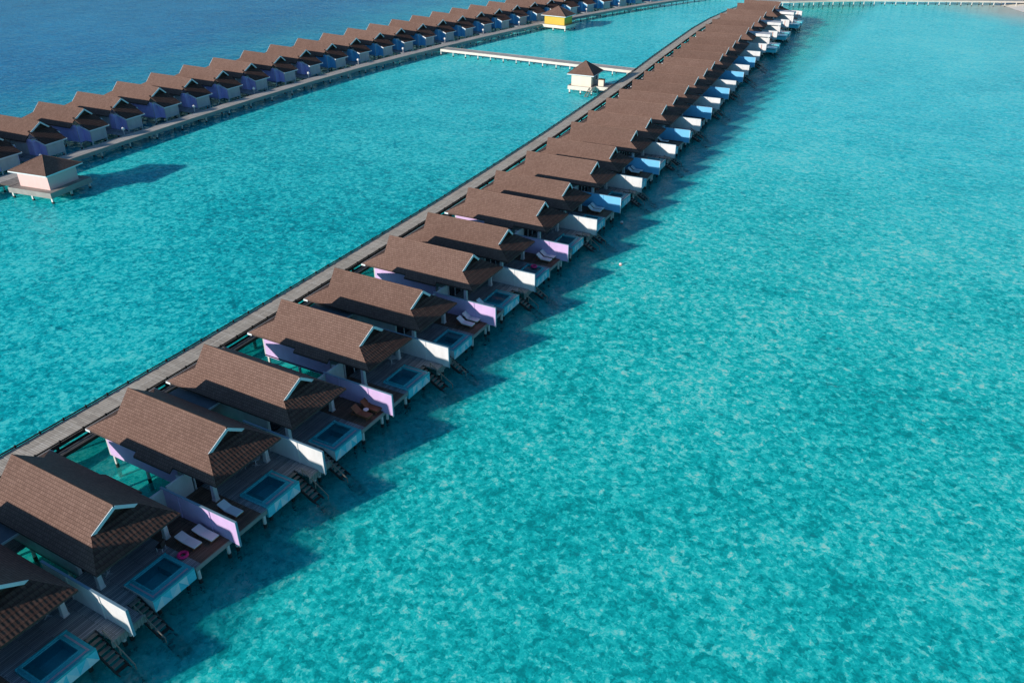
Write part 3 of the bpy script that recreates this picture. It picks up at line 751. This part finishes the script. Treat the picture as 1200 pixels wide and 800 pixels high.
def make_jetty(label, cat, pts, width, z, deckm, piles=4.5, kerb=None, fascia=None, fh=.45, pilemat=None, inset=.25):
    root = empty('wooden_jetty', (pts[0][0], pts[0][1], 0)); o0 = Vector((pts[0][0], pts[0][1], 0))
    loc = [(x - o0.x, y - o0.y) for x, y in pts]
    b = MB(); ribbon(b, loc, -width / 2, width / 2, z - .16, z); d = b.build('deck', deckm, root)
    # planks run across: write distance along the walkway into the UVs
    me = d.data; uv = me.uv_layers[0]
    P = [Vector(p + (0,)) for p in loc]; S = [0]
    for a, c in zip(P[:-1], P[1:]): S.append(S[-1] + (c - a).length)
    for li, lp in enumerate(me.loops):
        co_ = me.vertices[lp.vertex_index].co; c2 = Vector((co_.x, co_.y, 0)); best = min(range(len(P)), key=lambda q: (P[q] - c2).length_squared)
        j = min(best, len(P) - 2); t = (P[j + 1] - P[j]).normalized(); r = Vector((t.y, -t.x, 0))
        uv.data[li].uv = (S[best] + (0 if True else 0), (c2 - P[best]).dot(r))
    if kerb:
        for s in (-1, 1):
            b = MB(); a0, a1 = sorted((s * (width / 2 - .02), s * (width / 2 + .13)))
            ribbon(b, loc, a0 + .03, a1 - .03, z + .10, z + .20)
            for i, (x, y) in enumerate(resample(loc, 2.2)):
                pass
            pp = resample(loc, 2.2)
            for (l, r_) in strip(pp, a0 + .02, a1 - .02):
                m_ = (l + r_) / 2; b.box(m_.x - .05, m_.x + .05, m_.y - .07, m_.y + .07, z + .003, z + .28)
            b.build('kerb_rail', kerb, root)
    if fascia:
        for s in (-1, 1):
            b = MB(); a0, a1 = sorted((s * (width / 2 + .003), s * (width / 2 + .07)))
            ribbon(b, loc, a0, a1, z - fh, z + .02); b.build('fascia', fascia, root)
    pp = resample(loc, piles)[:50]
    for (l, r_) in strip(pp, -width / 2 + inset, width / 2 - inset):
        for q in (l, r_):
            b = MB(); b.tube((q.x, q.y, .3), (q.x, q.y, z - .17), .14, n=8, mat=0); b.tube((q.x, q.y, -1.2), (q.x, q.y, .3), .16, n=8, mat=1)
            b.build('pile', [pilemat or M['pile'], M['pile_wet']], root)
    tag(root, label, 'jetty')
    return root
def uv_planks(name, cols, width=.16, gapcol=(.05, .045, .04)):
    m, nt, N, L, P = newmat(name)
    uv = N.new('ShaderNodeUVMap'); uv.uv_map = 'UVMap'
    mp = N.new('ShaderNodeMapping'); mp.inputs['Rotation'].default_value = (0, 0, R(90)); L.new(uv.outputs[0], mp.inputs[0])
    br = nd(N, 'ShaderNodeTexBrick'); br.offset = .5; br.inputs['Scale'].default_value = 1; br.inputs['Brick Width'].default_value = 40; br.inputs['Row Height'].default_value = width
    br.inputs['Mortar Size'].default_value = .012; br.inputs['Color1'].default_value = (0, 0, 0, 1); br.inputs['Color2'].default_value = (1, 1, 1, 1); br.inputs['Mortar'].default_value = (.5, .5, .5, 1)
    L.new(mp.outputs[0], br.inputs['Vector'])
    br2 = nd(N, 'ShaderNodeTexBrick'); br2.offset = .5; br2.inputs['Scale'].default_value = 1; br2.inputs['Brick Width'].default_value = 40; br2.inputs['Row Height'].default_value = 4.4
    br2.inputs['Mortar Size'].default_value = .09; br2.inputs['Color1'].default_value = (.3, .3, .3, 1); br2.inputs['Color2'].default_value = (.7, .7, .7, 1); br2.inputs['Mortar'].default_value = (1, 1, 1, 1)
    L.new(mp.outputs[0], br2.inputs['Vector'])
    st = N.new('ShaderNodeMapping'); st.inputs['Scale'].default_value = (.25, 2.4, 1); L.new(uv.outputs[0], st.inputs[0])
    n1 = nd(N, 'ShaderNodeTexNoise', Scale=1.0, Detail=5.0, Roughness=.65); L.new(st.outputs[0], n1.inputs['Vector'])
    t = math_(N, L, 'MULTIPLY', br.outputs['Color'], .32); t = math_(N, L, 'MULTIPLY_ADD', n1.outputs['Fac'], 1.0, t)
    t = math_(N, L, 'MULTIPLY_ADD', br2.outputs['Color'], .55, t); t = math_(N, L, 'SUBTRACT', t, .52)
    rp = ramp(N, [(0, cols[0]), (.5, cols[1]), (1, cols[2])]); L.new(t, rp.inputs[0])
    c = mixc(N, L, br.outputs['Fac'], rp.outputs[0], gapcol); L.new(c, P.inputs['Base Color']); P.inputs['Roughness'].default_value = .8; P.inputs['Specular IOR Level'].default_value = .2
    inv = math_(N, L, 'SUBTRACT', 1.0, br.outputs['Fac'])
    b = nd(N, 'ShaderNodeBump', Strength=.5, Distance=.02); L.new(inv, b.inputs['Height']); L.new(b.outputs[0], P.inputs['Normal'])
    return m
M['plank1'] = uv_planks('weathered_planks', [(.44, .38, .31), (.70, .615, .50), (.90, .82, .71)], .22, (.24, .21, .17))
M['plank2'] = uv_planks('pale_planks', [(.42, .39, .35), (.64, .60, .54), (.86, .81, .73)], .2, (.28, .26, .23))

J1 = [(-24.6, -40), (-24.1, -20), (-23.3, 0), (-23.05, 12), (-22.9, 25), (-22.95, 40), (-23.1, 55), (-23.4, 72), (-24.1, 90), (-25.1, 110), (-26.6, 132), (-27.9, 150), (-29.2, 165), (-30.7, 181), (-32.6, 204), (-34.0, 222), (-34.6, 240), (-33.8, 262), (-31.0, 283)]
j = make_jetty('long weathered grey timber jetty serving the right-hand villa row, dark kerb rails', 'jetty', J1, 2.5, DECK, M['plank1'], 5.6, M['dark_timber'], M['dark_timber'], .3, M['dark_timber'])
loc = [(x - J1[0][0], y - J1[0][1]) for x, y in J1]
b = MB(); ribbon(b, loc, 1.62, 2.5, DECK - .62, DECK - .5); ribbon(b, loc, 1.55, 1.66, DECK - .5, DECK - .3); ribbon(b, loc, 2.44, 2.54, DECK - .5, DECK - .3)
tray = b.build('pipe_tray', M['dark_timber'], j)
for off in (1.85, 2.1, 2.3):
    b = MB(); s_ = strip(loc, off, off); b.path([p[0] + Vector((0, 0, DECK - .43)) for p in s_], .06, 6); b.build('pipe', M['fascia'], tray)
J2 = [(x + 6.1 * math.cos(frame(TAB2, y)[1]), y + 6.1 * math.sin(frame(TAB2, y)[1])) for y, x in TAB2[::2]]
make_jetty('pale timber jetty curving along the left-hand villa row, grey side boards', 'jetty', J2, 2.5, DECK, M['plank2'], 6.0, None, M['fascia'], .6)
BR = [(-82.2, 164.6), (-70, 164.6), (-57, 164.5), (-43, 164.3), (-30.2, 164.2)]
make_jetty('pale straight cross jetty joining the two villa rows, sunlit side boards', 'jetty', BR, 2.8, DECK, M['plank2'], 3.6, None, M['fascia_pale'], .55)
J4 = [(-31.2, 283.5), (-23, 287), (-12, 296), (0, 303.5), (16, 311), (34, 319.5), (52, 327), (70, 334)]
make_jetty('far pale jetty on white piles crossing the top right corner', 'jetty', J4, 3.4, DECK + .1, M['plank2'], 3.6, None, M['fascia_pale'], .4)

# ------------------------------------------------------------------ small huts on the lagoon
def make_hut(name, label, wallm, corners_floor, h_eave, apex, wall_in=.8, over=.35, fasc=None):
    """corners: deck rectangle centre, size, heading"""
    (cx, cy, sx, sy, rz) = corners_floor
    root = empty('lagoon_hut', (cx, cy, 0), rz)
    tag(root, label, 'hut', 'small pyramid-roofed huts on the lagoon')
    b = MB(); b.box(-sx / 2, sx / 2, -sy / 2, sy / 2, DECK - .18, DECK - .002); b.build('deck', M['jetty_pale'], root)
    b = MB(); f = fasc or M['fascia_pale']
    for (a0, a1, c0, c1) in ((-sx/2-.05, sx/2+.05, -sy/2-.05, -sy/2-.003), (-sx/2-.05, sx/2+.05, sy/2+.003, sy/2+.05), (-sx/2-.05, -sx/2-.003, -sy/2, sy/2), (sx/2+.003, sx/2+.05, -sy/2, sy/2)):
        b.box(a0, a1, c0, c1, DECK - .75, DECK + .05)
    b.build('fascia', f, root)
    hx, hy = sx / 2 - wall_in, sy / 2 - wall_in
    b = MB(); b.box(-hx, hx, -hy, hy, DECK, h_eave + .1); b.build('wall', wallm, root)
    ex, ey = hx + .75, hy + .75
    b = MB(); A = (0, 0, apex); C = [(-ex, -ey, h_eave), (ex, -ey, h_eave), (ex, ey, h_eave), (-ex, ey, h_eave)]
    for i in range(4): b.poly([C[i], C[(i + 1) % 4], A])
    b.poly(list(reversed(C)), 1)
    for i in range(4): b.tube(C[i], A, .07, n=6)
    rf = b.build('roof', [M['roof'], M['soffit']], root)
    b = MB()
    for i in range(4):
        a_, c_ = Vector(C[i]), Vector(C[(i + 1) % 4]); b.beam(a_ + Vector((0, 0, -.1)), c_ + Vector((0, 0, -.1)), .07, .17)
    b.build('fascia', M['barge'], rf)
    n = 0
    for x in (-sx / 2 + .3, 0, sx / 2 - .3):
        for y in (-sy / 2 + .3, 0, sy / 2 - .3):
            b = MB(); b.box(x - .13, x + .13, y - .13, y + .13, .25, DECK - .181, 0); b.box(x - .14, x + .14, y - .14, y + .14, -1.2, .25, 1); b.build('pile', [M['pile'], M['pile_wet']], root)
    return root
hut = make_hut('a', 'pale pink hut with brown pyramid roof on a boarded platform, left edge', M['pinkwall'], (-79.6, 51.6, 8.0, 7.6, R(8)), 4.0, 5.75, wall_in=1.15, fasc=M['fascia'])
b = MB(); b.box(-9.0, -4.06, -3.0, .6, DECK - .18, DECK - .004); b.build('walkway', M['jetty_pale'], hut)
hut = make_hut('b', 'yellow hut with brown pyramid roof on white stilts, beside the left-hand row', M['yellow'], (-72.2, 211.2, 8.4, 6.4, R(-4)), 4.1, 6.4, wall_in=.9)
b = MB(); b.box(-8.4, -4.26, -2.4, .8, DECK - .18, DECK - .004); b.build('walkway', M['jetty_pale'], hut)
hut = make_hut('c', 'cream hut with brown pyramid roof by the cross jetty', M['creamwall'], (-34.9, 146.2, 5.5, 5.8, R(4)), 4.1, 6.4, wall_in=.55)
b = MB(); b.box(2.803, 6.0, -1.2, 2.6, DECK - .2, DECK - .02); b.build('platform', M['jetty_pale'], hut)
b = MB(); b.box(2.81, 6.0, -1.26, -1.203, DECK - .7, DECK + .02); b.build('fascia', M['fascia_pale'], hut)
for x in (3.2, 5.2):
    b = MB(); b.box(x - .13, x + .13, -1.0, -.74, -1.2, DECK - .21); b.build('pile', M['pile'], hut)
b = MB()
for y in (-1.9, -1.2): pass
for x in (2.1, 2.75): b.beam((x, -2.95, DECK), (x - .8, -5.0, -.7), .08, .2)
for i in range(8):
    f = (i + .5) / 8; b.box(2.1 - .8 * f, 2.75 - .8 * f, -2.95 - 2.05 * f - .12, -2.95 - 2.05 * f + .12, DECK - 2.3 * f, DECK - 2.3 * f + .05)
b.build('sea_steps', M['timber'], hut)
b = MB(); b.box(2.204, 2.24, -1.3, -.3, DECK, DECK + 2.05); d = b.build('door', M['fascia'], hut)
b = MB(); b.box(2.203, 2.235, .5, 1.2, DECK + 1.0, DECK + 1.9); b.build('window', M['glass'], hut)
root = empty('storage_box', (-31.2, 146.5, DECK - .02), R(4)); tag(root, 'cream storage cupboard with brown lid standing beside the cream hut', 'box')
b = MB(); b.box(-.6, .6, -.5, .5, 0, 1.25); b.build('body', M['creamwall'], root)
b = MB(); b.box(-.66, .66, -.56, .56, 1.253, 1.36); b.build('lid', M['brown_wood'], root)

# ------------------------------------------------------------------ furniture on the decks
def make_lounger(cush, wood_, back=38):
    root = empty('sun_lounger')
    b = MB()
    for y in (-.33, .33): b.box(-.95, .95, y - .035, y + .035, .2, .28)
    for x in (-.92, .92): b.box(x - .03, x + .03, -.295, .295, .2, .28)
    for x in (-.3, 0, .3, .6): b.box(x - .05, x + .05, -.294, .294, .24, .275)
    b.build('frame', wood_, root)
    for x in (-.8, .8):
        for y in (-.33, .33): b = MB(); b.box(x - .035, x + .035, y - .034, y + .034, 0, .199); b.build('leg', wood_, root)
    c, s = math.cos(R(back)), math.sin(R(back))
    b = MB(); b.box(-.22, .95, -.35, .35, .29, .385); b.build('seat_cushion', cush, root)
    b = MB(); q = [(-.225, -.35, .385), (-.225 - .78 * c, -.35, .385 + .78 * s), (-.225 - .78 * c, .35, .385 + .78 * s), (-.225, .35, .385)]
    b.slab([q[0], q[3], q[2], q[1]], .1); b.build('back_cushion', cush, root)
    return root
LP = {}
def lounger(k, x, y, kind, label, back=38):
    key = (kind, back)
    if key not in LP:
        LP[key] = make_lounger(M['cushion'] if kind == 'white' else M['brown_wood'], M['brown_wood'], back); o = LP[key]
    else: o = copy_tree(LP[key])
    p, rz = at_villa(k, x, y, DECK + .004); o.location = p; o.rotation_euler = (0, 0, rz)
    tag(o, label, 'sun lounger', 'sun loungers on the villa decks')
lounger(1, -3.1, 3.0, 'white', 'white flat lounger on brown deck, nearest the pink ring by the first lilac wall', 12)
lounger(1, -2.6, 4.1, 'white', 'white flat lounger close against the nearest full lilac wall, behind another', 12)
lounger(2, -2.95, -3.15, 'white', 'single white lounger just beyond the nearest full lilac wall', 22)
lounger(3, -2.2, 3.2, 'brown', 'bare brown wooden lounger with raised back, pool side of the brown pair')
lounger(3, -2.1, 4.35, 'brown', 'bare brown wooden lounger with raised back, against the lilac wall', 36)
lounger(5, -2.7, 3.2, 'white', 'white lounger with raised back, pool side of pair on fifth lilac-wall deck', 38)
lounger(5, -2.7, 4.3, 'white', 'white lounger with raised back, against third lilac wall in middle', 38)
lounger(6, -2.9, -2.3, 'white', 'white lounger half hidden behind the third lilac wall', 38)
lounger(7, -2.5, 3.3, 'white', 'white lounger of raised-back pair, beside the pool with floating pink ring', 38)
lounger(7, -2.5, 4.35, 'white', 'white lounger of raised-back pair, next to the farthest lilac wall', 38)
lounger(9, -3.1, 3.1, 'white', 'white lounger in front of the nearest blue wall, pool side', 38)
lounger(9, -3.1, 4.1, 'white', 'white lounger touching the nearest blue wall', 38)
lounger(11, -3.6, 3.3, 'white', 'white lounger in front of the second blue wall, pool side', 38)
lounger(11, -3.4, 4.2, 'white', 'white lounger close against the second blue wall', 38)
lounger(13, -4.0, 3.0, 'white', 'white lounger in front of the third blue wall', 38)
def ring(k, x, y, z, label):
    root = MB(); R0, r0 = .29, .115
    n, q = 28, 12
    for i in range(n):
        for jn in range(q):
            def pt(a, c): 
                A = 2 * math.pi * a / n; B = 2 * math.pi * c / q
                return ((R0 + r0 * math.cos(B)) * math.cos(A), (R0 + r0 * math.cos(B)) * math.sin(A), r0 + r0 * .9 * math.sin(B))
            root.poly([pt(i, jn), pt(i + 1, jn), pt(i + 1, jn + 1), pt(i, jn + 1)], 0, True)
    o = root.build('swim_ring', M['pink']); p, rz = at_villa(k, x, y, z); o.location = p
    tag(o, label, 'swim ring', 'pink inflatable swim rings')
ring(1, -2.55, 1.98, DECK + .01, 'bright pink inflatable swim ring lying on the grey deck boards')
ring(7, -2.7, 1.05, DECK + .1, 'bright pink inflatable swim ring floating in a plunge pool')
tp = None
def table(k, x, y, label, top='tabletop', h=.74, r=.42):
    root = empty('side_table'); 
    b = MB(); b.lathe([(0, h - .04), (r, h - .04), (r, h), (0, h)], 24); b.build('table_top', M[top], root)
    b = MB(); b.tube((0, 0, .05), (0, 0, h - .041), .035); b.build('stem', M['white'], root)
    b = MB()
    for t in range(4): b.beam((0, 0, .04), (r * .75 * math.cos(t * math.pi / 2 + .5), r * .75 * math.sin(t * math.pi / 2 + .5), .03), .05, .04)
    b.build('foot', M['white'], root)
    p, rz = at_villa(k, x, y, DECK); root.location = p
    tag(root, label, 'table', 'small tables on the villa decks')
def chair(k, x, y, rz0, label):
    root = empty('patio_chair')
    b = MB(); b.box(-.25, .25, -.25, .25, .4, .46); b.build('seat', M['chair'], root)
    b = MB(); b.box(-.25, -.2, -.25, .25, .461, .88); b.build('backrest', M['chair'], root)
    for x_ in (-.21, .21):
        for y_ in (-.21, .21): b = MB(); b.tube((x_, y_, 0), (x_, y_, .399), .022, n=6); b.build('leg', M['white'], root)
    p, rz = at_villa(k, x, y, DECK); root.location = p; root.rotation_euler = (0, 0, rz + rz0)
    tag(root, label, 'chair', 'patio chairs on the villa decks')
table(1, -5.65, -1.68, 'round pale table by the white column beyond the nearest lit white wall')
chair(1, -4.3, 1.65, R(200), 'small dark chair on grey deck between pool and column, near the pink ring')
chair(1, -6.3, -1.0, R(30), 'dark chair under the eave beside the table beyond the nearest white wall')
table(0, -5.9, 2.05, 'round pale table under the bottom left roof edge')
chair(0, -6.2, 1.3, R(60), 'dark chair beside the table under the bottom left roof edge')
table(2, -5.36, 1.85, 'round pale table under the eave of the villa with one white lounger')
chair(2, -6.0, 1.1, R(40), 'dark chair by the table at the villa with one white lounger')
table(4, -5.05, 1.6, 'round pale table under the eave between the second lilac and next white wall')
table(8, -5.3, 1.8, 'round pale table at the last villa before the blue walls')
table(3, -2.15, 3.78, 'low white side table between the two brown loungers', 'cushion', .42, .24)
table(10, -5.6, .5, 'low red-topped table on the deck behind the nearest blue wall', 'red_panel', .6, .4)
b = MB(); b.slab([(-.3, -.16, .04), (.3, -.2, .06), (.26, .18, .05), (-.28, .2, .04)], .04); o = b.build('towel', M['yellow_cloth']); p, rz = at_villa(0, -6.35, 1.9, DECK + .002); o.location = p
tag(o, 'yellow towel lying on the deck at the bottom left', 'towel')

# buoys
for (x, y, lab) in ((4.7, 67.9, 'white mooring ball with red base floating in sunlit water'), (-.2, 80.6, 'white mooring ball floating in the shade of the villas')):
    z0 = 0
    root = empty('mooring_buoy', (x, y, 0)); root.scale = (.75, .75, .75); tag(root, lab, 'buoy', 'mooring buoys beside the decks')
    b = MB(); b.lathe([(0, -.16), (.16, -.12), (.25, .02), (.27, .16)], 16); b.build('float_base', M['buoy_red'], root)
    b = MB(); b.lathe([(.27, .163), (.24, .30), (.14, .40), (0, .43)], 16); b.build('ball', M['buoy'], root)

# globe lamps by the left-hand jetty, at each shared entrance
lp = None; nl = 0
for i, (x, y) in enumerate(APEX):
    if i % 2: continue
    pt, rz = frame(TAB2, y); q = Vector((x, y, 0)) + Vector((math.cos(rz), math.sin(rz), 0)) * 4.4 + Vector((-math.sin(rz), math.cos(rz), 0)) * -4.6
    if lp is None:
        lp = empty('post_lamp'); b = MB(); b.tube((0, 0, DECK - .02), (0, 0, DECK + .75), .05); b.build('post', M['white'], lp)
        b = MB(); b.lathe([(0, DECK + .7), (.2, DECK + .8), (.3, DECK + 1.0), (.2, DECK + 1.2), (0, DECK + 1.3)], 14); b.build('globe', M['lamp'], lp); o = lp
    else: o = copy_tree(lp)
    o.location = q
    tag(o, f'white globe lamp beside the left-hand jetty, {ORD[nl]} one from far left', 'lamp', 'globe lamps along the left-hand jetty'); nl += 1
